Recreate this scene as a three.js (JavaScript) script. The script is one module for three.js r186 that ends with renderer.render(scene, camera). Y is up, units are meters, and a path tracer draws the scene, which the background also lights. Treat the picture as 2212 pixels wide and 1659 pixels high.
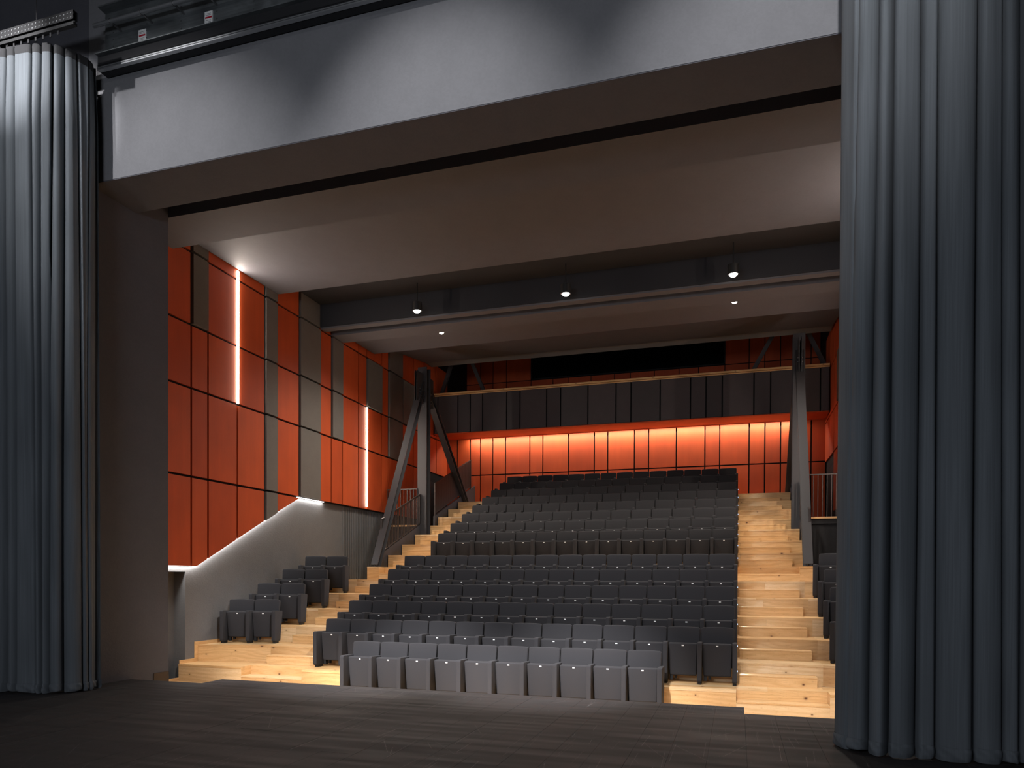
import * as THREE from 'three';
import { RoundedBoxGeometry } from 'three/addons/geometries/RoundedBoxGeometry.js';
import { mergeGeometries, toCreasedNormals } from 'three/addons/utils/BufferGeometryUtils.js';
import { RectAreaLightUniformsLib } from 'three/addons/lights/RectAreaLightUniformsLib.js';

// ------------------------------------------------------------------ camera, exposure
// The lens looks into the hall from the stage. x: across the stage, y: up from the stage floor,
// "depth" D runs into the hall, z = -D.
RectAreaLightUniformsLib.init();
const scene = new THREE.Scene();
scene.background = new THREE.Color(0x000000);
const RAD = Math.PI / 180;
const camera = new THREE.PerspectiveCamera(2 * Math.atan(829.5 / 1564.09) / RAD, 2212 / 1659, 0.05, 120);
camera.position.set(0, 1.616, 0);
camera.rotation.order = 'YXZ';
camera.rotation.set(-0.56914 * RAD, 17.2475 * RAD, 0.24879 * RAD);
camera.setViewOffset(2212, 1659, 0, -437.5, 2212, 1659);
const renderer = new THREE.WebGLRenderer({ antialias: true });
renderer.toneMapping = THREE.LinearToneMapping;
renderer.toneMappingExposure = 1.0;
renderer.shadowMap.enabled = true;

// light strengths, in one place
const LIGHT = {
  stageSpot: 132, stageSpotLeft: 155, curtainSpot: 400, front: 1040, frontLeft: 480, frontRight: 380, cross: 560, addedFill: 14, fill: 33,  // unseen lamps over the stage, then two added fill panels
  house: 40, houseRear: 43, balcony: 6,
  ledNear: 240, ledFar: 170, coveSide: 64, coveRear: 120, step: 1.0,
};
const COOL = 0xfcfbff, SKYISH = 0xeaf1ff, NEUTRAL = 0xf8f6f6, WARM = 0xfff6ea, LEDWARM = 0xfff0e0, ICE = 0xb4d2ff;

// ------------------------------------------------------------------ random, noise, textures
function rng(seed) {
  let s = seed >>> 0;
  return () => { s = (s + 0x6D2B79F5) | 0; let t = Math.imul(s ^ (s >>> 15), 1 | s); t = (t + Math.imul(t ^ (t >>> 7), 61 | t)) ^ t; return ((t ^ (t >>> 14)) >>> 0) / 4294967296; };
}
const RN = rng(7);
function hash(i, j, k) { let n = Math.imul(i, 374761393) ^ Math.imul(j, 668265263) ^ Math.imul(k, 974634777); n = Math.imul(n ^ (n >>> 13), 1274126177); return ((n ^ (n >>> 16)) >>> 0) / 4294967296; }
function vn(x, y, px, py, k) {          // periodic value noise, period (px, py)
  const xi = Math.floor(x), yi = Math.floor(y), fx = x - xi, fy = y - yi;
  const u = fx * fx * (3 - 2 * fx), v = fy * fy * (3 - 2 * fy);
  const m = (a, p) => ((a % p) + p) % p;
  const a = hash(m(xi, px), m(yi, py), k), b = hash(m(xi + 1, px), m(yi, py), k), c = hash(m(xi, px), m(yi + 1, py), k), d = hash(m(xi + 1, px), m(yi + 1, py), k);
  return (a + (b - a) * u) * (1 - v) + (c + (d - c) * u) * v;
}
function dataTex(w, h, fn, srgb = true) {
  const d = new Uint8Array(w * h * 4), o = [0, 0, 0];
  for (let y = 0; y < h; y++) for (let x = 0; x < w; x++) { fn(x / w, y / h, o); const i = (y * w + x) * 4; for (let c = 0; c < 3; c++) d[i + c] = Math.max(0, Math.min(255, o[c])); d[i + 3] = 255; }
  const t = new THREE.DataTexture(d, w, h, THREE.RGBAFormat);
  t.wrapS = t.wrapT = THREE.RepeatWrapping; t.magFilter = THREE.LinearFilter; t.minFilter = THREE.LinearMipmapLinearFilter; t.generateMipmaps = true;
  if (srgb) t.colorSpace = THREE.SRGBColorSpace;
  t.needsUpdate = true; return t;
}
const mix = (a, b, t) => a + (b - a) * t;
// oak: u along the grain (2.56 m), v across (1.28 m)
const KN = [[.12, .3, .010], [.33, .72, .013], [.47, .16, .008], [.61, .55, .016], [.78, .86, .009], [.9, .4, .012], [.25, .93, .007], [.7, .22, .008]];
const oakTex = dataTex(1024, 512, (u, v, o) => {
  let warp = (vn(u * 3, v * 6, 3, 6, 1) - .5) * .16 + (vn(u * 9, v * 12, 9, 12, 2) - .5) * .04, knot = 0;
  for (const [ku, kv, kr] of KN) { let du = u - ku, dv = v - kv; du -= Math.round(du); dv -= Math.round(dv); const r = Math.hypot(du * 1.5, dv) / kr; if (r < 9) { warp += Math.sign(dv || 1) * .035 * Math.exp(-r * .45); knot = Math.max(knot, Math.exp(-r * r * 1.6) + .28 * Math.exp(-r * .75)); } }
  const rings = .5 + .5 * Math.sin((v + warp) * 2 * Math.PI * 14 + vn(u * 2, v * 4, 2, 4, 3) * 5);
  const fine = vn(u * 24, v * 260, 24, 260, 4), pore = vn(u * 60, v * 500, 60, 500, 5), big = vn(u * 2, v * 5, 2, 5, 6);
  let t = .30 * rings + .34 * fine + .22 * big + .14 * pore; t = .5 + (t - .5) * 1.0;
  o[0] = mix(237, 206, t); o[1] = mix(206, 166, t); o[2] = mix(161, 113, t);
  if (pore > .86) { o[0] *= .93; o[1] *= .91; o[2] *= .89; }
  const k = Math.min(1, knot); o[0] = mix(o[0], 74, k * .85); o[1] = mix(o[1], 42, k * .85); o[2] = mix(o[2], 22, k * .85);
});
// stained veneer of the wall panels: grain runs up (v)
const veneerTex = dataTex(512, 512, (u, v, o) => {
  const a = vn(u * 90, v * 3, 90, 3, 11), b = vn(u * 12, v * 2, 12, 2, 12), c = vn(u * 240, v * 14, 240, 14, 13), e = vn(u * 4, v * 4, 4, 4, 14);
  const t = .93 + .025 * a + .035 * b + .02 * c + .05 * e - .06;
  o[0] = 255 * t; o[1] = 255 * (t - .006 * a); o[2] = 255 * (t - .01 * a);
});
// stage boards: near-black stain, dry scuffs running across, thin scratches
const scr = (() => { const r = rng(31), L = []; for (let i = 0; i < 150; i++) L.push([r(), r(), (r() - .5) * (r() < .3 ? .5 : .04), .02 + r() * .14, .3 + .7 * r() * r()]); return L; })();
const stageTex = dataTex(1024, 1024, (u, v, o) => {
  const streak = vn(u * 7, v * 70, 7, 70, 21), s2 = vn(u * 3, v * 18, 3, 18, 22), sp = vn(u * 400, v * 400, 400, 400, 23), sp2 = vn(u * 30, v * 30, 30, 30, 24);
  let t = .7 + .16 * Math.max(0, streak - .45) * (.6 + s2) + .1 * (s2 - .5) + .12 * (sp2 - .5);
  if (sp > .965 && sp2 > .45) t += .9;
  o[0] = 45 * t; o[1] = 39 * t; o[2] = 38 * t;
});
{ // scratches drawn into the stage texture
  const d = stageTex.image.data, W = 1024;
  for (const [u, v, sl, len, al] of scr) { const n = Math.floor(len * W); for (let i = 0; i < n; i++) { const x = Math.floor((u + i / W * sl * 4) * W) & 1023, y = Math.floor(v * W + i) & 1023; const k = (y * W + x) * 4; if (hash(x, y, 9) > .25) for (let c = 0; c < 3; c++) d[k + c] = Math.min(255, d[k + c] + 120 * al); } }
}
const stageRough = dataTex(512, 512, (u, v, o) => { const t = 190 + 60 * vn(u * 6, v * 50, 6, 50, 25) - 30 * vn(u * 5, v * 5, 5, 5, 26); o[0] = o[1] = o[2] = t; }, false);
const weaveTex = dataTex(256, 256, (u, v, o) => { const t = 128 + 60 * Math.sin(u * 2 * Math.PI * 32) * Math.sin(v * 2 * Math.PI * 32) + 60 * (vn(u * 128, v * 128, 128, 128, 41) - .5); o[0] = o[1] = o[2] = t; }, false);
const clothTex = dataTex(512, 256, (u, v, o) => { const t = .9 + .1 * vn(u * 180, v * 6, 180, 6, 51) + .08 * (vn(u * 9, v * 5, 9, 5, 52) - .5); o[0] = o[1] = o[2] = 255 * t; });
const plasterTex = dataTex(256, 256, (u, v, o) => { const t = .93 + .03 * vn(u * 40, v * 40, 40, 40, 61) + .03 * vn(u * 5, v * 5, 5, 5, 62); o[0] = o[1] = o[2] = 255 * t; });
const plasterBump = dataTex(256, 256, (u, v, o) => { const t = 255 * (.5 * vn(u * 60, v * 60, 60, 60, 63) + .5 * vn(u * 128, v * 128, 128, 128, 64)); o[0] = o[1] = o[2] = t; }, false);
const metalTex = dataTex(512, 256, (u, v, o) => { const t = 255 * (.75 + .15 * vn(u * 12, v * 8, 12, 8, 71) + .1 * vn(u * 5, v * 90, 5, 90, 72)); o[0] = o[1] = o[2] = t; });
const metalRough = dataTex(512, 256, (u, v, o) => { const t = 95 + 70 * vn(u * 14, v * 6, 14, 6, 73) + 30 * vn(u * 60, v * 60, 60, 60, 74); o[0] = o[1] = o[2] = t; }, false);

const std = (color, rough, extra = {}) => new THREE.MeshStandardMaterial({ color, roughness: rough, metalness: 0, ...extra });
const M = {
  oak: [0xffffff, 0xf6ead8, 0xfff4e2, 0xeedfca].map(c => std(c, .5, { map: oakTex })),
  orange: [0xcb521d, 0xc44d1b, 0xd05621].map(c => std(c, .62, { map: veneerTex })),
  greyPanel: [0x6d6862, 0x69655f].map(c => std(c, .75, { map: plasterTex })),
  darkPanel: [0x474244, 0x423e40, 0x4b4547].map(c => std(c, .7, { map: plasterTex })),
  backing: std(0x070606, .9),
  greyWall: std(0x6c6a68, .85, { map: plasterTex, bumpMap: plasterBump, bumpScale: .002 }),
  stageWall: std(0x7b7b7d, .9, { map: plasterTex, bumpMap: plasterBump, bumpScale: .0015 }),
  portal: std(0x56565c, .9, { map: plasterTex, bumpMap: plasterBump, bumpScale: .0015 }),
  stageBlack: std(0x232325, .9, { map: plasterTex }),
  ceil: std(0x5a5a60, .75, { map: plasterTex }),
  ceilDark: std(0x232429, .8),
  stage: std(0xffffff, .85, { map: stageTex, roughnessMap: stageRough }),
  fabric: std(0x302f31, .95, { bumpMap: weaveTex, bumpScale: .0006 }),
  fabricSide: std(0x2f2e30, .95, { bumpMap: weaveTex, bumpScale: .0006 }),
  foot: std(0x141415, .6),
  plate: std(0xf2f2f0, .4),
  steel: std(0x3a393b, .5, { metalness: .15 }),
  rail: std(0x39322f, .45, { metalness: .35 }),
  bolt: std(0x8a8a8a, .35, { metalness: .8 }),
  girder: std(0x8b9091, 1, { metalness: .75, map: metalTex, roughnessMap: metalRough }),
  alu: std(0xb9bbbd, .4, { metalness: .8 }),
  curtain: std(0x5f6468, .9, { map: clothTex, side: THREE.DoubleSide, bumpMap: weaveTex, bumpScale: .0006 }),
  hem: std(0x5c6165, .85, { map: clothTex, side: THREE.DoubleSide }),
  webbing: std(0x2b2b2c, .9, { side: THREE.DoubleSide }),
  white: std(0xe9e9e6, .5), red: std(0xb3122a, .5), inkgrey: std(0x6a6a6a, .6),
  black: std(0x08080a, .7),
  windowGlass: new THREE.MeshPhysicalMaterial({ color: 0x0a0f10, roughness: .12, metalness: 0 }),
  lampBody: std(0x1a1a1b, .5),
};
const glow = (c, i) => new THREE.MeshStandardMaterial({ color: 0x111111, emissive: c, emissiveIntensity: i, roughness: .6 });

// ------------------------------------------------------------------ geometry helpers
// uv in metres by facing; grain: axis along which u runs; sc = metres per texture [along, across]
function metric(g, grain = 'x', sc = [1, 1], seed = 0) {
  if (g.index) g = g.toNonIndexed();
  g.computeVertexNormals();
  return metricKeep(g, grain, sc, seed);
}
function metricKeep(g, grain, sc, seed) {
  const p = g.attributes.position, n = g.attributes.normal, uv = new Float32Array(p.count * 2);
  const ou = hash(seed, 3, 5), ov = hash(seed, 11, 2), ax = { x: 0, y: 1, z: 2 }[grain];
  for (let i = 0; i < p.count; i++) {
    const P = [p.getX(i), p.getY(i), p.getZ(i)], N = [Math.abs(n.getX(i)), Math.abs(n.getY(i)), Math.abs(n.getZ(i))];
    const d = N[0] >= N[1] && N[0] >= N[2] ? 0 : (N[1] >= N[2] ? 1 : 2);
    const rest = [0, 1, 2].filter(a => a !== d);
    let a = rest.includes(ax) ? ax : rest[0], b = rest.find(r => r !== a);
    uv[i * 2] = P[a] / sc[0] + ou; uv[i * 2 + 1] = P[b] / sc[1] + ov;
  }
  g.setAttribute('uv', new THREE.BufferAttribute(uv, 2)); return g;
}
const OAK = [2.56, 1.28];
let seedN = 1;
// box from x, y and depth ranges
function box(x0, x1, y0, y1, d0, d1) { const g = new THREE.BoxGeometry(x1 - x0, y1 - y0, d1 - d0); g.translate((x0 + x1) / 2, (y0 + y1) / 2, -(d0 + d1) / 2); return g; }
function rbox(x0, x1, y0, y1, d0, d1, r = .008, s = 1) { const g = new RoundedBoxGeometry(x1 - x0, y1 - y0, d1 - d0, s, r); g.translate((x0 + x1) / 2, (y0 + y1) / 2, -(d0 + d1) / 2); return g; }
// polygon [[X, D]...] raised from y0 to y1
function prismY(pts, y0, y1) { const s = new THREE.Shape(pts.map(([x, d]) => new THREE.Vector2(x, d))); const g = new THREE.ExtrudeGeometry(s, { depth: y1 - y0, bevelEnabled: false }); g.rotateX(-Math.PI / 2); g.translate(0, y0, 0); return g; }
// polygon [[D, y]...] with thickness from X0 to X1
function prismX(pts, X0, X1) { const s = new THREE.Shape(pts.map(([d, y]) => new THREE.Vector2(d, y))); const g = new THREE.ExtrudeGeometry(s, { depth: X1 - X0, bevelEnabled: false }); g.rotateY(Math.PI / 2); g.translate(X0, 0, 0); return g; }
const used = {};
function numbered(n) { if (!(n in used)) { used[n] = 0; return n; } used[n]++; return n + '_' + String(used[n]).padStart(3, '0'); }
function mesh(name, g, m, parent) { const o = new THREE.Mesh(g, m); o.name = parent ? name : numbered(name); o.castShadow = o.receiveShadow = true; (parent || scene).add(o); return o; }
function structure(name) { const o = new THREE.Group(); o.name = numbered(name); o.userData.kind = 'structure'; scene.add(o); return o; }
function thing(name, label, category, pos = [0, 0, 0], turn = 0, group) { const o = new THREE.Group(); o.name = numbered(name); o.position.set(pos[0], pos[1], pos[2]); o.rotation.y = turn; o.userData = { label, category }; if (group) o.userData.group = group; scene.add(o); return o; }
const wood = (name, g, parent, grain = 'x') => { const k = seedN++; return mesh(name, metric(g, grain, OAK, k), M.oak[k % 4], parent); };
const plain = (name, g, m, parent, sc = [1, 1]) => mesh(name, metric(g, 'x', sc, seedN++), m, parent);
const veneer = (name, g, parent) => { const k = seedN++; const gg = metric(g, 'y', [1.3, 1.3], k); const uv = gg.attributes.uv; for (let i = 0; i < uv.count; i++) { const a = uv.getX(i); uv.setXY(i, uv.getY(i), a); } return mesh(name, gg, M.orange[k % 3], parent); };
const XC = -3.873, MX = x => 2 * XC - x;          // mirror line of the hall
const ORD = n => n + (n % 10 === 1 && n !== 11 ? 'st' : n % 10 === 2 && n !== 12 ? 'nd' : n % 10 === 3 && n !== 13 ? 'rd' : 'th');
function areaLight(parent, color, intensity, len, wid, pos, dir, along) {
  const l = new THREE.RectAreaLight(color, intensity, len, wid);
  const z = new THREE.Vector3(...dir).normalize().negate(), x = new THREE.Vector3(...along).normalize(), y = new THREE.Vector3().crossVectors(z, x).normalize();
  x.crossVectors(y, z);
  l.quaternion.setFromRotationMatrix(new THREE.Matrix4().makeBasis(x, y, z)); l.position.set(...pos); parent.add(l); return l;
}
function spot(parent, color, cd, pos, target, angle, pen, radius = 1) {
  const l = new THREE.SpotLight(color, cd, 0, angle, pen, 2); l.position.set(...pos); l.castShadow = true; l.shadow.mapSize.set(1024, 1024); l.shadow.radius = radius; l.shadow.bias = -.0005;
  l.target.position.set(...target); parent.add(l); parent.add(l.target); l.target.name = 'aim_point'; return l;
}

// ------------------------------------------------------------------ levels of the hall
const H = { R1: -.427 };
const LV = [];                                     // {n, y, d}: front edge depth and level of each tier
for (let n = 2; n <= 14; n++) { if (n === 7) LV.push({ n: 'cross', y: -.090 + .3372 * 5, d: 11.78 + .8783 * 5 }); LV.push({ n, y: -.090 + .3372 * (n - 2) + (n >= 7 ? .3372 : 0), d: (n === 2 ? 11.73 : 11.78 + .8783 * (n - 2)) + (n >= 7 ? 1.1814 : 0) }); }
const lev = n => LV.find(l => l.n === n);
const XG = -10.56, XP = -10.44, DREAR = 25.35, DBAL = 24.0;
const AL0 = -9.09, AL1 = MX(-9.09);                // outer edges of the two aisles below the cross aisle
const UL0 = -9.28, UL1 = MX(-9.28);                // and above it

// ------------------------------------------------------------------ stage floor
{
  const f = structure('floor');
  plain('deck', box(-15, 7.2, -.3, -.03, -5.5, 9.2), M.black, f);
  plain('deck', box(-7.846, .1, -.3, -.03, 9.2, 9.655), M.black, f);
  plain('stage_front', box(-7.846, .1, -.6, -.3, 9.5, 9.655), M.black, f);
  plain('stage_front', box(-9.21, -7.846, -.6, -.3, 9.05, 9.19), M.black, f); plain('stage_front', box(.1, 1.46, -.6, -.3, 9.05, 9.19), M.black, f);
  const r = rng(5), w = (.1 + 7.846) / 23;
  for (let k = 0; k < 40; k++) {                   // boards run up and down stage
    const x0 = -7.846 + (k - 9) * w, x1 = x0 + w - .002; if (x0 > 3.4) break;
    const end = (k > 8 && k < 32) ? 9.67 : 9.21;
    let d = -.4; const cuts = [d]; d += .6 + r() * 1.6; while (d < end - .5) { cuts.push(d); d += 2.2 + r() * .9; } cuts.push(end);
    for (let i = 0; i + 1 < cuts.length; i++) { const dy = -.0012 * r(); mesh('board', metric(box(x0, x1, -.03, dy, cuts[i] + .0012, cuts[i + 1] - .0012), 'x', [4.6, 4.6], 3), M.stage, f); }
  }
  plain('deck', box(-15, -10.96, -.03, -.001, -5.5, 9.2), M.stageBlack, f); plain('deck', box(3.56, 7.2, -.03, -.001, -5.5, 9.2), M.stageBlack, f); plain('deck', box(-10.96, 3.56, -.03, -.001, -5.5, -.4), M.stageBlack, f);
}
// ------------------------------------------------------------------ stage house (mostly behind the camera)
{
  const w = structure('wall_stage_back'); plain('wall_face', box(-15.3, 7.5, -.3, 13, -5.8, -5.5), M.stageBlack, w);
  const l = structure('wall_stage_left'); plain('wall_face', box(-15.3, -15, -.3, 13, -5.5, 8.44), M.stageBlack, l);
  const r = structure('wall_stage_right'); plain('wall_face', box(7.2, 7.5, -.3, 13, -5.5, 8.44), M.stageBlack, r);
  const c = structure('ceiling'); plain('stage_roof', box(-15.3, 7.5, 13, 13.3, -5.8, 10.1), M.stageBlack, c);
}
// ------------------------------------------------------------------ proscenium
const PX0 = -9.21, PX1 = MX(-9.21), SOF = 7.451;
{
  const w = structure('wall_proscenium');
  plain('header', box(PX0, PX1, SOF, 13, 8.44, 9.31), M.stageWall, w);
  plain('soffit_shade_sheet', box(PX0, PX1, SOF - .012, SOF, 8.445, 9.31), M.portal, w);  // thin darker sheet under the header, shade put into its colour
  plain('jamb', box(-15, PX0, -.6, 13, 8.44, 10.0), M.portal, w);
  plain('jamb', box(PX1, 7.2, -.6, 13, 8.44, 10.0), M.portal, w);
  plain('skirting', box(PX0, PX0 + .012, -.43, .035, 9.67, 10.0), M.rail, w);
}

// ------------------------------------------------------------------ tiers
function boardsTread(g, x0, x1, d0, d1, y, seed, rows = 4) {
  const r = rng(seed);
  for (let k = 0; k < rows; k++) {
    const a = d0 + (d1 - d0) * k / rows, b = d0 + (d1 - d0) * (k + 1) / rows; let x = x0, cuts = [x0]; x += 1 + r() * 1.8;
    while (x < x1 - .7) { cuts.push(x); x += 2.4 + r() * 1.2; } cuts.push(x1);
    for (let i = 0; i + 1 < cuts.length; i++) wood('tread_board', box(cuts[i] + .0008, cuts[i + 1] - .0008, y - .04, y, a + (k ? .0008 : 0), b - .0008), g);
  }
}
function boardsRiser(g, x0, x1, y0, y1, d, seed) {
  const r = rng(seed); let x = x0, cuts = [x0]; x += .9 + r() * 1.6; while (x < x1 - .6) { cuts.push(x); x += 2.0 + r() * 1.3; } cuts.push(x1);
  for (let i = 0; i + 1 < cuts.length; i++) wood('riser_board', box(cuts[i] + .0008, cuts[i + 1] - .0008, y0, y1 - .0405, d + .006, d + .026), g);
}
const carves = [[-9.09, -7.75], [MX(-7.75), MX(-9.09)]];
{
  const pit = structure('floor'); boardsTread(pit, XG, MX(XG), 9.25, 11.74, H.R1, 900, 8); plain('subfloor', box(XG, MX(XG), H.R1 - .2, H.R1 - .041, 8.6, 25.4), M.black, pit);
}
for (let i = 0; i < LV.length; i++) {
  const L = LV[i], yPrev = i ? LV[i - 1].y : H.R1, dn = i + 1 < LV.length ? LV[i + 1].d + .03 : DREAR, g = structure('floor');
  g.userData.label = L.n === 'cross' ? 'oak cross aisle level between the two seat blocks' : 'oak stepped tier carrying the ' + ORD(L.n) + ' row of seats';
  let x0, x1;
  if (L.n === 2) { x0 = XG; x1 = MX(XG); } else if (L.n === 7) { x0 = -9.45; x1 = MX(-9.45); } else if (L.n === 'cross' || L.n < 7) { x0 = AL0; x1 = AL1; } else { x0 = UL0; x1 = UL1; }
  if (L.n === 2 || L.n === 7) {
    const yh = (L.y + yPrev) / 2, cd = .3; let segs = [[x0, carves[0][0]], [carves[0][1], carves[1][0]], [carves[1][1], x1]];
    segs.forEach(([a, b], k) => { boardsRiser(g, a, b, yPrev, L.y, L.d, 40 + i * 7 + k); boardsTread(g, a, b, L.d, L.d + cd, L.y, 300 + i * 7 + k, 2); });
    for (const [a, b] of carves) {
      wood('riser_board', box(a, b, yPrev, yh - .03, L.d + .006, L.d + .026), g);
      wood('tread_board', rbox(a, b, yh - .03, yh, L.d, L.d + cd + .01, .004), g);
      wood('riser_board', box(a, b, yh, L.y - .0405, L.d + cd, L.d + cd + .02), g);
      wood('reveal_board', box(a - .02, a, yh, L.y - .0405, L.d + .01, L.d + cd), g, 'z'); wood('reveal_board', box(b, b + .02, yh, L.y - .0405, L.d + .01, L.d + cd), g, 'z');
    }
    boardsTread(g, x0, x1, L.d + cd, dn, L.y, 500 + i, 3);
    if (L.n === 7) for (const s of [x0, x1]) wood('end_board', box(s === x0 ? s : s - .02, s === x0 ? s + .02 : s, yPrev, L.y - .041, L.d + .03, 18.2), g, 'z');
  } else { boardsRiser(g, x0, x1, yPrev, L.y, L.d, 40 + i); boardsTread(g, x0, x1, L.d, dn, L.y, 500 + i, L.n > 7 ? 2 : 4); }
  // turned side blocks left and right
  if (L.n === 'cross' || (L.n > 2 && L.n < 7)) for (const mir of [0, 1]) {
    const tn = Math.tan(15.2 * RAD), run = (AL0 - XG) * tn, xo = mir ? MX(XG) : XG, xi = mir ? AL1 : AL0, dnx = L.n === 'cross' ? 21.6 : LV[i + 1].d;
    const q = (a, b) => [[xi, a], [xo, a - run], [xo, L.n === 'cross' && b > 20 ? b : b - run], [xi, b]];
    const wd = (pts) => mir ? pts.slice().reverse() : pts.slice().reverse().reverse();
    wood('side_riser', prismY(wd([[xi, L.d + .006], [xo, L.d - run + .006], [xo, L.d - run + .03], [xi, L.d + .03]]), yPrev, L.y - .0405), g);
    const nb = 4; for (let k = 0; k < nb; k++) wood('side_board', prismY(wd(q(L.d + (dnx + .03 - L.d) * k / nb, L.d + (dnx + .03 - L.d) * (k + 1) / nb - .001)), L.y - .04, L.y), g);
  }
}
// oak skirting that climbs the left wall beside the lowest tiers
{
  const b = structure('baseboard_left'), run = (AL0 - XG) * Math.tan(15.2 * RAD);
  wood('skirting_board', box(XG, XG + .018, lev(2).y, lev(2).y + .07, 11.75, lev(3).d - run), b, 'z');
  wood('skirting_board', box(XG, XG + .018, lev(2).y + .07, lev(3).y, 12.17, lev(3).d - run), b, 'z');
  wood('skirting_board', box(XG, XG + .018, lev(3).y, lev(3).y + .07, 12.17, lev(4).d - run), b, 'z');
  wood('skirting_board', box(XG, XG + .018, H.R1, H.R1 + .07, 11.2, 11.73), b, 'z');
}
// half steps standing in the aisles
{
  const tiers = LV.filter(l => l.n !== 2 && l.n !== 7); let cnt = 0;
  tiers.forEach((L) => {
    const i = LV.indexOf(L), yPrev = LV[i - 1].y, hh = (L.y - yPrev) / 2; cnt++;
    for (const side of ['left', 'right']) {
      const w = 1.18, xm = side === 'right' ? .05 + w / 2 : MX(.05 + w / 2), dp = .3;
      const g = thing('aisle_step', `oak half step in the ${side} aisle, ${ORD(cnt)} up from the stage`, 'step', [xm, yPrev, -(L.d - dp / 2 + .004)], 0, 'oak half steps in the aisles');
      wood('tread', rbox(-w / 2, w / 2, hh - .03, hh, -dp / 2, dp / 2, .005), g);
      wood('riser', box(-w / 2 + .002, w / 2 - .002, 0, hh - .03, -dp / 2 + .004, -dp / 2 + .024), g);
      for (const s of [-1, 1]) wood('side_panel', box(s > 0 ? w / 2 - .022 : -w / 2 + .002, s > 0 ? w / 2 - .002 : -w / 2 + .022, 0, hh - .03, -dp / 2 + .024, dp / 2), g, 'z');
    }
  });
}

// ------------------------------------------------------------------ side walls
const JOINT = [9.35, 8.12, 6.675, 5.411, 3.646];
const COL = [10.2, 11.95, 12.43, 13.35, 14.306, 14.773, 15.685, 16.629, 17.183, 17.758, 18.641, 19.128, 20.072, 20.505, 21.487, 22.36, 23.2, 24.3, DREAR];
const GREY = { 1: 'TA', 4: 'TABCD', 6: 'TABC', 8: 'TAB', 11: 'A', 13: 'TAB', 14: 'A' };
const yBot = d => d < 12.105 ? 1.857 : d < 15.71 ? 1.857 + (d - 12.105) / (15.71 - 12.105) * (3.646 - 1.857) : 3.646;
function sideWall(mir) {
  const g = structure(mir ? 'wall_right' : 'wall_left');
  const X = x => mir ? MX(x) : x, bx = (x0, x1, ...r) => mir ? box(MX(x1), MX(x0), ...r) : box(x0, x1, ...r), px = (pts, a, b) => mir ? prismX(pts, MX(b), MX(a)) : prismX(pts, a, b);
  plain('wall_core', bx(-11.2, -10.9, -.7, 12, 10, 26), M.stageBlack, g);
  // black carrier behind the panels
  plain('panel_backing', px([[10, 1.92], [12.09, 1.92], [15.69, 3.71], [16.95, 3.71], [16.95, 3.646], [DREAR + 2.4, 3.646], [DREAR + 2.4, 11], [10, 11]], -10.9, -10.485), M.backing, g);
  // smooth grey wall below
  plain('lower_wall', bx(-10.9, XG, -.7, 3.9, 11.92, 20.4), M.greyWall, g); plain('lower_wall', bx(-10.9, XG, 1.74, 3.9, 10, 11.92), M.greyWall, g);
  plain('door_recess', bx(-11, -10.84, -.7, 1.74, 10, 11.92), M.greyWall, g);
  const ribs = []; for (let d = 17.95; d < 20.36; d += .1) ribs.push(bx(XG, XG + .018, 1.6, 3.62, d, d + .06));
  const rb = plain('rib_cladding', mergeGeometries(ribs), M.greyWall, g); rb.userData.kind = 'stuff';
  // dark wall and doorway beyond the landing
  plain('upper_passage_wall', bx(-10.9, -10.5, 3.2, 4.0, 20.4, 22.9), M.stageBlack, g);
  for (let c = 0; c + 1 < COL.length; c++) {
    const d0 = COL[c] + .024, d1 = COL[c + 1] - .024;
    ['T', 'A', 'B', 'C', 'D'].forEach((row, r) => {
      let y1 = JOINT[r] - .024, y0 = row === 'D' ? 0 : JOINT[r + 1] + .024;
      if (row === 'D' && d0 > 15.66) return;
      if (row === 'C' && d0 > 22.9) y0 = 5.15 + .0; if (row === 'C' && d0 > 22.9) return;
      const grey = (GREY[c] || '').includes(row);
      const p = row === 'D' ? (d0 < 12.105 && d1 > 12.105 ? [[d0, yBot(d0)], [12.105, 1.857], [d1, yBot(d1)], [d1, y1], [d0, y1]] : [[d0, yBot(d0)], [d1, yBot(d1)], [d1, y1], [d0, y1]]) : (row === 'C' && d0 < 15.71 || true) ? [[d0, y0], [d1, y0], [d1, y1], [d0, y1]] : null;
      if (row === 'D' && y1 - yBot(d1) < .05) p[1][1] = y1 - .02;
      if (grey) plain('grey_panel', px(p, -10.484, XP + .04), M.greyPanel[c % 2], g); else veneer('orange_panel', px(p, -10.484, XP), g);
    });
  }
  return g;
}
sideWall(false); sideWall(true);
{ // doorways at the upper landings, each dark opening a flat black panel
  for (const mir of [0, 1]) { const g = structure('door_' + (mir ? 2 : 1)); const a = -10.49, b = -10.47; plain('doorway_dark_panel', mir ? box(MX(b), MX(a), 3.25, 5.1, 22.95, 24.6) : box(a, b, 3.25, 5.1, 22.95, 24.6), M.black, g); }
}
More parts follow.
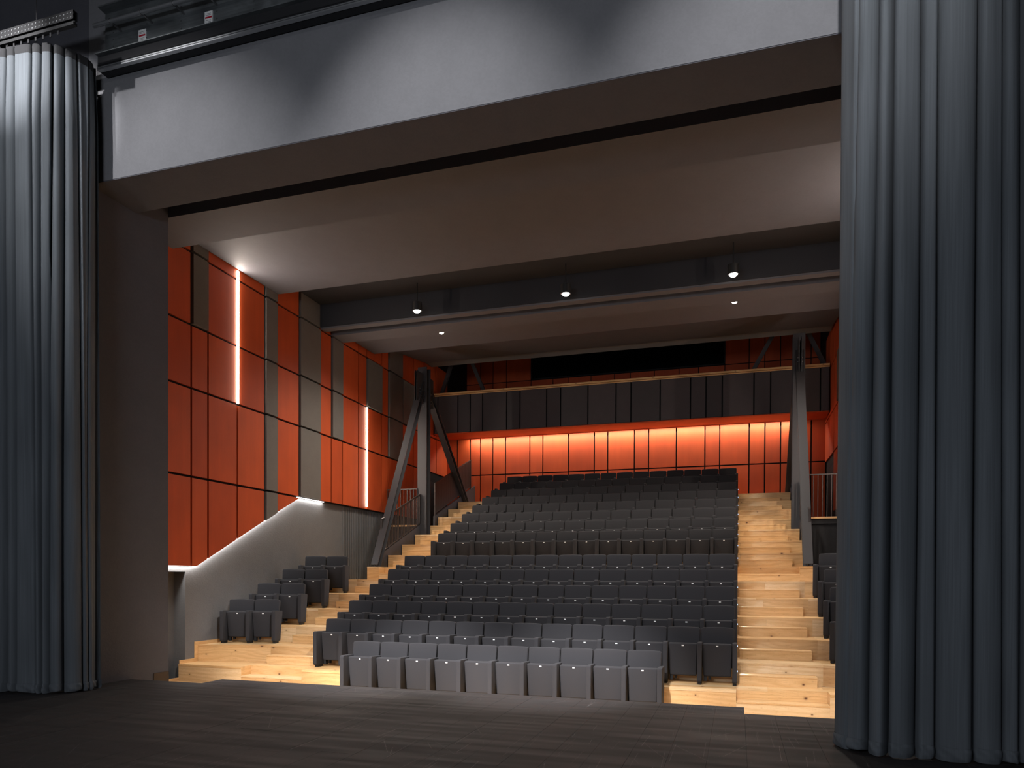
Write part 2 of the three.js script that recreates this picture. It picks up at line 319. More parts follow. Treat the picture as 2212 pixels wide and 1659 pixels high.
// light strips in the side walls: two upright slots and the cove under the panels
function ledSlot(label, mir, d, y0, y1, power) {
  const X = mir ? MX(XP) : XP, s = mir ? -1 : 1;
  const g = thing('led_strip', label, 'light strip', [X, y0, -d]);
  mesh('channel', metric(box(-.03, .0, 0, y1 - y0, -.014, .014)), M.lampBody, g);
  mesh('diffuser', metric(rbox(s > 0 ? -.004 : -.03, s > 0 ? .03 : .004, .005, y1 - y0 - .005, -.022, .022, .004)), glow(LEDWARM, 30), g);
  areaLight(g, LEDWARM, power, y1 - y0, .03, [s * .036, (y1 - y0) / 2, 0], [s, 0, 0], [0, 1, 0]);
}
for (const mir of [0, 1]) {
  const sd = mir ? 'right' : 'left';
  ledSlot(`tall glowing light slot in the ${sd} orange wall nearest the stage`, mir, 13.35, 5.42, 8.31, LIGHT.ledNear);
  ledSlot(`glowing light slot in the ${sd} orange wall far up the hall`, mir, 19.118, 3.73, 6.66, LIGHT.ledFar);
  const segs = [[10.1, 1.857, 12.105, 1.857, 'level piece over the side door'], [12.105, 1.857, 15.71, 3.646, 'rising diagonal piece'], [15.71, 3.646, 16.95, 3.646, 'short level piece at the top']];
  for (const [d0, ya, d1, yb, txt] of segs) {
    const len = Math.hypot(d1 - d0, yb - ya), xm = -10.525, g = thing('cove_light', `white cove light under the ${sd} wall panels, ${txt}`, 'light strip', [mir ? MX(xm) : xm, (ya + yb) / 2, -(d0 + d1) / 2]);
    const a = Math.atan2(yb - ya, d1 - d0); g.rotation.x = a;   // strip runs along local -z
    mesh('profile', metric(box(-.02, .02, .012, .03, -len / 2, len / 2)), M.alu, g);
    mesh('diffuser', metric(box(-.017, .017, -.004, .012, -len / 2 + .01, len / 2 - .01)), glow(NEUTRAL, 3.2), g);
    areaLight(g, NEUTRAL, LIGHT.coveSide, len - .02, .034, [0, -.01, 0], [0, -1, 0], [0, 0, 1]);
  }
}

// ------------------------------------------------------------------ rear wall below the balcony
{
  const g = structure('wall_rear'); const Xs = [-10.47, -10.037, -9.511, -9.112, -8.628, -8.136, -7.211, -6.722, -5.778, -4.841, -4.365, -3.434, -2.943, -2.009, -1.063, -.581, .357, .851, 1.34, 1.8, 2.27, 2.72];
  plain('wall_core', box(-11, 3.3, -.6, 6.7, DREAR + .03, DREAR + .3), M.backing, g);
  for (let i = 0; i + 1 < Xs.length; i++) for (const [a, b] of [[3.2, 5.47], [5.47, 7.0]]) veneer('orange_panel', box(Xs[i] + .022, Xs[i + 1] - .022, a + .022, b - .022, DREAR - .02, DREAR + .03), g);
}
// ------------------------------------------------------------------ balcony
const BY0 = 6.812, BY1 = 8.24;
{
  const g = thing('balcony', 'dark panelled balcony front with an oak cap rail and orange underside', 'balcony', [XC, BY0, -DBAL]);
  const Xs = [-10.4, -10.26, -9.487, -9.022, -8.561, -7.676, -7.191, -6.245, -5.753, -4.812, -3.868, -3.375, -2.429, -1.467, -.982, -.484, .471, .964, 1.9, 2.4, 2.66].map(x => x - XC);
  for (let i = 0; i + 1 < Xs.length; i++) { const k = seedN++; mesh('front_panel', metric(box(Xs[i] + .022, Xs[i + 1] - .022, .01, BY1 - BY0 - .1, 0, .05), 'y', [1, 1], k), M.darkPanel[k % 3], g); }
  plain('front_core', box(Xs[0], Xs.at(-1), 0, BY1 - BY0 - .06, .05, .16), M.backing, g);
  wood('cap_rail', rbox(Xs[0] + .02, Xs.at(-1), BY1 - BY0 - .06, BY1 - BY0, -.06, .24, .01), g);
  wood('cap_moulding', box(Xs[0] + .02, Xs.at(-1), BY1 - BY0 - .1, BY1 - BY0 - .072, -.015, .03), g);
  veneer('underside', box(Xs[0], Xs.at(-1), -.03, 0, .0, 1.03), g);
  plain('floor_slab', box(Xs[0], Xs.at(-1), .02, .3, .16, 3.4), M.black, g);
  veneer('cove_edge', box(Xs[0], Xs.at(-1), -.05, .0, 1.03, 1.055), g);
  // unseen light strip behind the parapet, placed to light the edge beam
  const by = BY1 - BY0 - .2; mesh('unseen_light_profile', metric(box(-5.9, 5.9, by - .02, by, .4, .44)), M.alu, g); mesh('unseen_light_diffuser', metric(box(-5.8, 5.8, by, by + .008, .405, .435)), glow(NEUTRAL, 1), g); mesh('unseen_light_bracket', metric(box(-5.9, 5.9, by - .04, by - .02, .16, .44)), M.lampBody, g);
  areaLight(g, NEUTRAL, LIGHT.balcony, 11.6, .03, [0, by + .015, -.42], [0, 1, .3], [1, 0, 0]);
  const c = thing('cove_light', 'long cove light washing the orange rear wall under the balcony', 'light strip', [XC, BY0 - .0, -(DBAL + 1.13)]);
  mesh('profile', metric(box(-5.75, 5.75, .03, .05, -.03, .03)), M.alu, c);
  mesh('diffuser', metric(box(-5.7, 5.7, .018, .03, -.02, .02)), glow(WARM, 3), c);
  areaLight(c, WARM, LIGHT.coveRear, 11.3, .045, [0, .01, 0], [0, -1, -.12], [1, 0, 0]);
}
// ------------------------------------------------------------------ wall behind the balcony with the control room window
{
  const g = structure('wall_balcony'), D = 27.5; const Xs = [-11.4, -10.86, -9.903, -9.372, -8.808, -7.79, -6.9, -6.3, -5.4, -4.5, -3.9, -3.0, -2.1, -1.4, -.47, .366, .901, 1.431, 2.44, 3.1];
  plain('wall_core', box(-11.6, 3.6, 6.6, 12, D + .03, D + .3), M.backing, g);
  for (let i = 0; i + 1 < Xs.length; i++) for (const [a, b] of [[7.2, 9.45], [9.45, 11.2]]) { if (a > 9 && Xs[i] > -7.8 && Xs[i + 1] < -.4) continue; veneer('orange_panel', box(Xs[i] + .016, Xs[i + 1] - .016, a + .016, b - .016, D, D + .03), g); }
  const w = structure('window_1'); plain('pane', box(-7.74, -.5, 9.5, 11.2, D + .0, D + .02), M.windowGlass, w);
  for (const [a, b, c, d] of [[-7.79, -7.74, 9.46, 11.2], [-.5, -.46, 9.46, 11.2], [-7.79, -.46, 9.46, 9.5]]) plain('window_frame', box(a, b, c, d, D - .03, D + .03), M.black, w);
}

// ------------------------------------------------------------------ ceiling of the hall
{
  const g = structure('ceiling');
  const cx0 = XP + .045, cx1 = MX(XP) - .045;
  plain('bulkhead_panel', box(-10.03, MX(-10.03), 7.716, 7.9, 10.04, 11.0), M.ceil, g);
  plain('ceiling_panel', box(cx0, cx1, 8.324, 8.5, 10.9, 14.75), M.ceil, g);
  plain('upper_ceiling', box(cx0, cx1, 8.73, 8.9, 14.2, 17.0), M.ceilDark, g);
  plain('cross_beam', prismX([[16.59, 8.107], [16.81, 8.107], [16.81, 8.3], [17.12, 8.3], [17.12, 8.107], [17.73, 8.107], [17.73, 8.6], [16.72, 8.6], [16.72, 8.75], [16.59, 8.75]], cx0, cx1), M.ceil, g);
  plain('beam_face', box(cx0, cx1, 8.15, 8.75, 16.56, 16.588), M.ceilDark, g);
  plain('slot_lining', box(cx0, cx1, 8.28, 8.29, 16.815, 17.115), M.black, g);
  plain('ceiling_panel', box(cx0, cx1, 8.33, 8.5, 17.6, 19.49), M.ceil, g);
  plain('sloped_ceiling', prismX([[19.3, 8.62], [23.25, 9.13], [23.25, 9.3], [19.3, 8.8]], cx0, cx1), M.ceil, g);
  plain('edge_beam', box(cx0, cx1, 9.13, 9.4, 23.25, 23.75), M.greyPanel[0], g);
  plain('roof', box(-11.6, 3.8, 11.2, 11.5, 9.3, 28), M.stageBlack, g);
  plain('roof_end', box(-11.6, 3.8, 6.6, 11.5, 28, 28.2), M.stageBlack, g);
}

// ------------------------------------------------------------------ lamps of the hall
function downlight(label, x, y, d, aim, cd, angle, pen, r, stem) {
  const g = thing('spotlight', label, 'spotlight', [x, y, -d], 0, 'ceiling spotlights of the hall');
  const dir = new THREE.Vector3(aim[0] - x, aim[1] - y, -(aim[2] - d)).normalize(), q = new THREE.Quaternion().setFromUnitVectors(new THREE.Vector3(0, -1, 0), dir);
  const body = new THREE.CylinderGeometry(r * 1.25, r * 1.25, .2, 28, 1, true); body.translate(0, .1, 0);
  const cap = new THREE.CircleGeometry(r * 1.25, 28); cap.rotateX(-Math.PI / 2); cap.translate(0, .2, 0);
  const ring = new THREE.RingGeometry(r, r * 1.25, 28); ring.rotateX(Math.PI / 2);
  const b = mesh('housing', mergeGeometries([body, cap, ring]), new THREE.MeshStandardMaterial({ color: 0x1a1a1b, roughness: .5, side: THREE.DoubleSide }), g); b.quaternion.copy(q);
  if (stem) mesh('stem', new THREE.CylinderGeometry(.014, .014, stem - .19, 10).translate(0, .19 + (stem - .19) / 2, 0), M.lampBody, g);
  const lens = new THREE.SphereGeometry(r, 24, 10, 0, 2 * Math.PI, Math.PI * .6, Math.PI * .4); lens.translate(0, r * .45, 0);
  const l = mesh('lens', lens, glow(WARM, 40), g); l.quaternion.copy(q);
  spot(g, WARM, cd, dir.clone().multiplyScalar(r * .75).toArray(), dir.clone().multiplyScalar(3).toArray(), angle, pen, 3);
}
[['left', -7.386], ['middle', -3.73], ['right', -.117]].forEach(([w, x]) => downlight(`${w} one of three spotlights on the dark cross beam`, x, 8.055, 16.0, [x, 0, 16.4], LIGHT.house, 1.2, .6, .095, .68));
[['left', -7.72], ['right', -.1]].forEach(([w, x]) => downlight(`${w} one of two smaller recessed ceiling spotlights behind the beam slot`, x, 8.318, 18.28, [x, 0, 17.0], LIGHT.houseRear, 1.2, .6, .075));

// ------------------------------------------------------------------ steel A-frames, railings, landings
function bar(a, b, w, h, up = [0, 1, 0], sect = 'I') {      // I-section from a to b ([x, y, d])
  const A = new THREE.Vector3(a[0], a[1], -a[2]), B = new THREE.Vector3(b[0], b[1], -b[2]), L = A.distanceTo(B), t = .02;
  const parts = sect === 'I' ? [new THREE.BoxGeometry(w, t, L).translate(0, h / 2 - t / 2, 0), new THREE.BoxGeometry(w, t, L).translate(0, -h / 2 + t / 2, 0), new THREE.BoxGeometry(t, h - 2 * t, L)] : [new THREE.BoxGeometry(w, h, L)];
  const g = mergeGeometries(parts), z = B.clone().sub(A).normalize(), x = new THREE.Vector3().crossVectors(new THREE.Vector3(...up), z).normalize(), y = new THREE.Vector3().crossVectors(z, x);
  g.applyMatrix4(new THREE.Matrix4().makeBasis(x, y, z)); const m = A.add(B).multiplyScalar(.5); g.translate(m.x, m.y, m.z); return g;
}
for (const mir of [0, 1]) {
  const sd = mir ? 'right' : 'left', xf = mir ? MX(-9.27) : -9.27, base = 3.0, D0 = 20.62;
  const g = thing('steel_column', `dark steel column with two slanting braces beside the ${sd} aisle`, 'column', [xf, base, -D0]);
  const rel = p => [p[0], p[1] - base, p[2] - D0];
  const H0 = 8.12 - base, t = .024, w = .3, dpt = .3;
  const post = mergeGeometries([box(-w / 2, w / 2, -1.4, H0, -dpt / 2, -dpt / 2 + t), box(-w / 2, w / 2, -1.4, H0, dpt / 2 - t, dpt / 2), box(-.008, .008, -1.4, H0, -dpt / 2 + t, dpt / 2 - t)]);
  mesh('post', metric(post), M.steel, g);
  mesh('brace', metric(bar(rel([0, 1.95, 17.5]), rel([0, 7.62, 20.5]), .2, .2)), M.steel, g);
  mesh('brace', metric(bar(rel([0, 4.31, 24.24]), rel([0, 7.62, 20.74]), .2, .2)), M.steel, g);
  for (const s of [-1, 1]) { const gp = mesh('gusset_plate', metric(box(s * .012 - .008, s * .012 + .008, 7.0 - base, 7.9 - base, -.62, .62)), M.steel, g); gp.position.x = s * .02; }
  const bolts = []; for (const s of [-1, 1]) for (let k = 0; k < 8; k++) { const c = new THREE.CylinderGeometry(.014, .014, .03, 8); c.rotateZ(Math.PI / 2); c.translate(.05, 7.1 - base + (k % 4) * .1, s * (.33 + (k > 3 ? .09 : 0))); bolts.push(c); const e = c.clone(); e.translate(-.1, 0, 0); bolts.push(e); }
  mesh('bolts', mergeGeometries(bolts), M.bolt, g).userData.kind = 'stuff';
  const q = []; for (const s of [-1, 1]) for (let k = 0; k < 4; k++) { const c = new THREE.CylinderGeometry(.016, .016, .03, 8); c.rotateX(Math.PI / 2); c.translate(s * .07, 6.9 - base + k * .12, dpt / 2 + .01); q.push(c); }
  mesh('bolts', mergeGeometries(q), M.bolt, g).userData.kind = 'stuff';
}
// braces above the balcony
[[0, 0, -10.22, 8.34, -9.86, 9.35, 'left brace of the left pair'], [0, 0, -8.67, 8.4, -9.08, 9.35, 'right brace of the left pair'], [0, 0, .5, 8.38, 1.06, 9.4, 'left brace of the right pair'], [0, 0, 2.5, 8.38, 2.03, 9.4, 'right brace of the right pair']].forEach(([, , xa, ya, xb, yb, txt]) => {
  const k = 24.3, s = (yb - ya), ex = .3 / s;                 // run on down to the balcony floor and up to the beam
  const a = [xa - (xb - xa) * ex, ya - .3, k], b = [xb, yb, k];
  const g = thing('steel_brace', `dark steel diagonal above the balcony rail, ${txt}`, 'brace', [(a[0] + b[0]) / 2, a[1], -k]);
  mesh('bar', metric(bar([a[0] - (a[0] + b[0]) / 2, 0, 0], [b[0] - (a[0] + b[0]) / 2, b[1] - a[1], 0], .12, .1, [0, 0, 1])), M.steel, g);
});
// guard walls beside the upper aisles and the railings on them
function railing(name, label, x, d0, y0, d1, y1, hgt, n, mir, post = true, fullY = null) {
  const X = mir ? MX(x) : x, g = thing(name, label, 'railing', [X, y0, -d0]);
  const dd = d1 - d0, dy = y1 - y0;
  mesh('handrail', metric(bar([0, hgt, 0], [0, hgt + dy, dd], .045, .03, [0, 1, 0], 'box')), M.rail, g);
  mesh('bottom_rail', metric(bar([0, .06, 0], [0, .06 + dy, dd], .04, .02, [0, 1, 0], 'box')), M.rail, g);
  const bal = new THREE.BoxGeometry(.012, hgt - .06, .04); 
  for (let k = 0; k <= n; k++) { const t = k / n, m = mesh('baluster', bal, M.rail, g); m.position.set(0, .06 + (hgt - .06) / 2 + dy * t, -dd * t); }
  if (post) for (const t of [0, 1]) { const m = mesh('post', metric(box(-.02, .02, -.12, hgt + .02, -.03, .03)), M.rail, g); m.position.set(0, dy * t, -dd * t); }
}
for (const mir of [0, 1]) {
  const sd = mir ? 'right' : 'left', X = x => mir ? MX(x) : x, bx = (x0, x1, ...r) => mir ? box(MX(x1), MX(x0), ...r) : box(x0, x1, ...r), px = (pts, a, b) => mir ? prismX(pts, MX(b), MX(a)) : prismX(pts, a, b);
  const w = structure('trim_' + (mir ? 2 : 1));
  plain('stringer', px([[17.62, 1.6], [20.47, 1.6], [20.47, 3.30], [18.0, 2.35], [17.62, 2.12]], -9.36, -9.30), M.steel, w);
  plain('stringer', px([[21.55, 3.2], [25.3, 3.2], [25.3, 5.08], [21.55, 3.64]], -9.36, -9.30), M.steel, w);
  railing('stair_railing', `dark steel balustrade rising beside the ${sd} aisle below the column`, -9.33, 17.95, 2.3, 20.42, 3.25, .95, 26, mir);
  railing('stair_railing', `dark steel balustrade at the top of the ${sd} aisle under the balcony`, -9.33, 21.62, 3.68, 24.86, 4.94, 1.02, 60, mir);
  // landing of the side door
  const l = structure('floor'); l.userData.label = `oak side landing beyond the ${sd} aisle`;
  wood('nosing', bx(XG, -9.37, 3.235, 3.282, 20.4, 20.6), l); plain('landing_slab', bx(XG, -9.37, 3.1, 3.28, 20.6, 25.3), M.oak[1], l, OAK);
  plain('landing_front', bx(XG, -9.37, 1.6, 3.1, 20.48, 20.6), M.stageBlack, l);
  plain('landing_front', bx(XG, -9.37, 3.1, 3.235, 20.44, 20.6), M.stageBlack, l);
  const g = thing('landing_railing', `thin steel railing across the ${sd} side landing`, 'railing', [X(-9.97), 3.282, -20.44]);
  const hw = .56; mesh('handrail', metric(box(-hw, hw, 1.09, 1.12, -.02, .02)), M.rail, g);
  const bal = new THREE.BoxGeometry(.014, 1.09, .03); for (let k = 0; k <= 10; k++) { const m = mesh('baluster', bal, M.rail, g); m.position.set(-hw + .01 + (2 * hw - .02) * k / 10, .545, 0); }
}

// ------------------------------------------------------------------ theatre seats
const seatGeo = (() => {
  const P = .55, AW = .075;
  // armrest: upright slab, wider on top, with the front edge rounded
  const s = new THREE.Shape(); s.moveTo(-.03, .055); s.lineTo(-.31, .055); s.lineTo(-.43, .60); s.lineTo(-.44, .655); s.quadraticCurveTo(-.44, .665, -.43, .665); s.lineTo(-.03, .681); s.quadraticCurveTo(0, .681, 0, .65); s.lineTo(0, .1); s.quadraticCurveTo(0, .055, -.03, .055);
  const arm = new THREE.ExtrudeGeometry(s, { depth: AW - .024, bevelEnabled: true, bevelThickness: .012, bevelSize: .012, bevelSegments: 2, curveSegments: 4 });
  arm.rotateY(-Math.PI / 2); // x(shape) -> z, extrude -> -x
  arm.translate(AW / 2 - .012, 0, -.012);
  const arm2 = toCreasedNormals(arm, .6);
  const foot = new RoundedBoxGeometry(AW - .014, .06, .2, 1, .008); foot.translate(0, .03, -.15);
  // folded seat: upright cushion between the arms, narrower at the foot
  const seat = new RoundedBoxGeometry(P - AW - .006, .545, .13, 3, .028); { const p = seat.attributes.position; for (let i = 0; i < p.count; i++) { const y = p.getY(i); p.setX(i, p.getX(i) * (1 - .06 * Math.max(0, -y) / .26)); p.setZ(i, p.getZ(i) - .05 * (.26 - y) / .52); } } seat.translate(0, .392, -.215); seat.computeVertexNormals();
  const seatC = toCreasedNormals(seat, .9);
  // backrest: slightly arched top, leaning
  const b = new THREE.Shape(), bw = P / 2 - .022, bh = .285, r = .028; b.moveTo(-bw + .004, 0); b.lineTo(bw - .004, 0); b.lineTo(bw, bh - r - .008); b.quadraticCurveTo(bw, bh - .008, bw - r, bh - .006); b.quadraticCurveTo(0, bh + .008, -bw + r, bh - .006); b.quadraticCurveTo(-bw, bh - .008, -bw, bh - r - .008); b.lineTo(-bw + .004, 0);
  const back = new THREE.ExtrudeGeometry(b, { depth: .05, bevelEnabled: true, bevelThickness: .022, bevelSize: .014, bevelSegments: 3, curveSegments: 5 });
  back.translate(0, 0, -.05); back.rotateX(-8 * RAD); back.translate(0, .625, -.375);
  const backC = toCreasedNormals(back, .7);
  const shell = new RoundedBoxGeometry(P - .06, .42, .04, 1, .012); shell.translate(0, .45, -.44);
  const plate = new RoundedBoxGeometry(.036, .02, .006, 1, .002); plate.translate(0, .625, -.153);
  const bracket = mergeGeometries([new THREE.BoxGeometry(.05, .12, .08).translate(-.19, .1, -.26), new THREE.BoxGeometry(.04, .1, .05).translate(-.12, .11, -.3)]);
  for (const g of [arm2, seatC, backC, shell, foot]) metricKeep(g, 'x', [.25, .25], 1);
  return { P, AW, arm: arm2, foot, seat: seatC, back: backC, shell, plate, bracket };
})();
const tabMat = std(0xd8d8d8, .4);
function makeSeat(label, pos, turn, group, armR) {
  const G = seatGeo, g = thing('theatre_seat', label, 'seat', pos, turn, group);
  mesh('seat', G.seat, M.fabric, g); mesh('backrest', G.back, M.fabric, g); mesh('back_shell', G.shell, M.foot, g);
  mesh('number_plate', G.plate, M.plate, g); mesh('hinge_bracket', G.bracket, M.foot, g);
  for (const s of armR ? [-1, 1] : [-1]) { const a = mesh('armrest', G.arm, M.fabricSide, g); a.position.x = s * G.P / 2; mesh('foot', G.foot, M.foot, a); }
  return g;
}
function endLight(seat, side) {                     // step light on the outer side of an end seat
  const x = side * (seatGeo.P / 2 + seatGeo.AW / 2 + .004);
  const m = mesh('step_light', metric(box(x - .004, x + .004, .2, .22, .31, .35)), glow(ICE, 3), seat);
  spot(seat, ICE, LIGHT.step, [x + side * .012, .205, -.33], [x + side * .5, .12, -.33], 40 * RAD, .8, .5);
}
const XA = -7.7606 + .0375;                         // centre of the first armrest of the main block
for (let n = 1; n <= 14; n++) {
  const y = n === 1 ? H.R1 : lev(n).y, D = 12.126 + .8783 * (n - 2) + (n >= 7 ? 1.1814 : 0), i0 = n === 1 ? 2 : 0, i1 = n === 1 ? 12 : 14;
  for (let i = i0; i < i1; i++) {
    const where = n === 1 ? 'short front row nearest the stage' : `${ORD(n)} row from the stage`;
    const s = makeSeat(`dark grey folding seat, ${ORD(i - i0 + 1)} from left in the ${where}`, [XA + (i + .5) * .55, y, -D], 0, 'folded grey seats of the main block', i === i1 - 1);
    if (n > 1 && i === 0) endLight(s, -1); if (n > 1 && i === 13) endLight(s, 1);
  }
}
const a15 = 15.2 * RAD;
for (const mir of [0, 1]) for (let k = 0; k < 4; k++) {
  const n = 3 + k, D = 12.974 + .95 * k, side = mir ? 'right' : 'left';
  for (let j = 0; j < 2; j++) {                     // j = 0 next to the aisle
    const off = .0375 + .55 * (j + .5), xl = -9.214 - .0 - off * Math.cos(a15), d = D - off * Math.sin(a15);
    const x = mir ? MX(xl) : xl; const last = mir ? j === 1 : j === 0;
    makeSeat(`dark grey folding seat in the ${side} side block, ${ORD(k + 1)} row up, ${j ? 'by the wall' : 'by the aisle'}`, [x, lev(n).y, -d], mir ? -a15 : a15, `folded grey seats of the ${side} side block`, last);
  }
}

// ------------------------------------------------------------------ stage curtains
function curtain(label, path, yTop, seed, ampl, wmin, wmax) {
  const r = rng(seed), pts = path.map(p => new THREE.Vector2(p[0], p[1])), cum = [0];
  for (let i = 1; i < pts.length; i++) cum.push(cum[i - 1] + pts[i].distanceTo(pts[i - 1])); const Lt = cum.at(-1);
  const at = s => { s = Math.max(0, Math.min(Lt - 1e-6, s)); let i = 1; while (cum[i] < s) i++; const t = (s - cum[i - 1]) / (cum[i] - cum[i - 1]); const a = pts[i - 1], b = pts[i], dx = (b.x - a.x), dy = (b.y - a.y), l = Math.hypot(dx, dy); return [a.x + dx * t, a.y + dy * t, dx / l, dy / l]; };
  const folds = [], edge = []; let s = 0; while (s < Lt) { const w = wmin + Math.pow(r(), 1.5) * (wmax - wmin); folds.push({ s, w, a: ampl * (.35 + .6 * r()), ph: r() * 6.28, tilt: (r() - .5) * 1.5, up: .5 + r() }); s += w; }
  for (let k = 0; k <= folds.length; k++) edge.push({ d: ampl * (.5 + 1.6 * r() * r() + .25), sig: .10 + .16 * r(), dr: (r() - .5) * .10, ph: r() * 6.28 });
  const g = thing('stage_curtain', label, 'curtain', [pts[0].x, 0, -pts[0].y]), SEG = 26;
  const build = (y0, y1, rows, puff) => {
    const cols = folds.length * SEG, pos = [], uv = [], idx = [];
    for (let j = 0; j <= rows; j++) {
      const y = y0 + (y1 - y0) * j / rows, v = y / yTop;
      for (let i = 0; i <= cols; i++) {
        const k = Math.min(folds.length - 1, Math.floor(i / SEG)), f = folds[k], t = (i - k * SEG) / SEG, e0 = edge[k], e1 = edge[k + 1];
        const dr = e => e.dr * (1 - v) + .014 * Math.sin(v * 4 + e.ph), a = f.s + dr(e0), b = f.s + f.w + dr(e1), W = b - a;
        const gather = v > .9 ? 1 - (v - .9) / .1 * .6 : 1;
        const v0 = Math.exp(-Math.pow(t / e0.sig, 2)), v1 = Math.exp(-Math.pow((1 - t) / e1.sig, 2)), sw = Math.sin(v * 2.4 * f.up + f.ph);
        const pl = f.a * (1 + .25 * sw) + ampl * .5 * f.tilt * (t - .5) * (.7 + .3 * sw) + ampl * .16 * Math.sin(t * 9.4 + f.ph + v * 2);
        let off = gather * (pl * (1 - Math.min(1, v0 + v1)) - e0.d * v0 - e1.d * v1);
        const tang = -W * .15 * Math.sin(t * 2 * Math.PI), ss = a + W * t + tang;
        const [x, d, tx, td] = at(ss), nx = td, nd = -tx;              // towards the stage side
        off += puff * (1 - Math.pow(2 * j / rows - 1, 6)) + (puff > .01 ? .006 * Math.sin(i * .7 + j) : 0);
        pos.push(x + nx * off - pts[0].x, y + (y < .03 ? .014 * Math.sin(i * .17 + f.ph) : 0), -(d + nd * off) + pts[0].y); uv.push(ss / 1.2, y / 3);
      }
    }
    for (let j = 0; j < rows; j++) for (let i = 0; i < cols; i++) { const a = j * (cols + 1) + i, b = a + 1, c = a + cols + 1, d = c + 1; idx.push(a, b, c, b, d, c); }
    const q = new THREE.BufferGeometry(); q.setAttribute('position', new THREE.Float32BufferAttribute(pos, 3)); q.setAttribute('uv', new THREE.Float32BufferAttribute(uv, 2)); q.setIndex(idx); q.computeVertexNormals(); return q;
  };
  mesh('drape', build(.135, yTop - .12, 60, 0), M.curtain, g);
  mesh('hem', build(.02, .135, 6, .016), M.hem, g);
  mesh('heading_tape', build(yTop - .12, yTop, 4, .004), M.webbing, g);
  return { g, folds, at, Lt };
}
const cL = curtain('dark grey pleated stage curtain hanging at the left of the opening', [[-11.2, 7.62], [-10.4, 7.6], [-9.6, 7.6], [-9.1, 7.7], [-8.93, 7.88], [-8.85, 8.1], [-8.92, 8.26]], 8.975, 77, .085, .09, .3);
const cR = curtain('dark grey pleated stage curtain hanging at the right of the opening', [[1.12, 8.0], [.98, 7.75], [1.05, 7.5], [1.4, 7.38], [2.0, 7.38], [2.7, 7.4], [3.6, 7.42]], 10.59, 78, .1, .11, .36);
// curtain track, hangers and cable
for (const [side, x0, x1, d, y] of [['left', -11.3, -8.55, 7.62, 9.06], ['right', .7, 3.8, 7.45, 10.68]]) {
  const xm = (x0 + x1) / 2, g = thing('curtain_track', `black perforated steel curtain track at the ${side} of the stage`, 'track', [xm, y, -d]);
  mesh('track_rail', metric(box(x0 - xm, x1 - xm, -.02, .02, -.03, .03)), M.lampBody, g);
  mesh('perforated_bar', metric(box(x0 - xm, x1 - xm, .05, .16, -.035, -.025)), M.lampBody, g);
  mesh('perforated_bar', metric(box(x0 - xm, x1 - xm, .05, .16, .025, .035)), M.lampBody, g);
  mesh('top_chord', metric(box(x0 - xm, x1 - xm, .16, .17, -.035, .035)), M.lampBody, g);
  mesh('web_spacer', metric(box(x0 - xm, x1 - xm, .02, .05, -.01, .01)), M.lampBody, g);
  const dots = []; for (let x = x0 + .05; x < x1; x += .062) for (const yy of [.075, .13]) { const c = new THREE.CylinderGeometry(.009, .009, .006, 8); c.rotateX(Math.PI / 2); c.translate(x - xm, yy, .037); dots.push(c); }
  mesh('hole_discs', mergeGeometries(dots), M.alu, g).userData.kind = 'stuff';  // bright discs stand in for the holes of the perforated bars
  const clip = new THREE.BoxGeometry(.03, .06, .012); for (let k = 0; k < 18; k++) { const m = mesh('hanger', clip, M.webbing, g); m.position.set(x0 + .2 + (x1 - x0 - .5) * k / 17 - xm, -.05, 0); }
  for (const t of [.25, .75]) { const c = new THREE.CylinderGeometry(.006, .006, 13 - y - .17, 6); c.translate((x1 - x0) * (t - .5), .17 + (13 - y - .17) / 2, 0); mesh('suspension_cable', c, M.steel, g); }
}
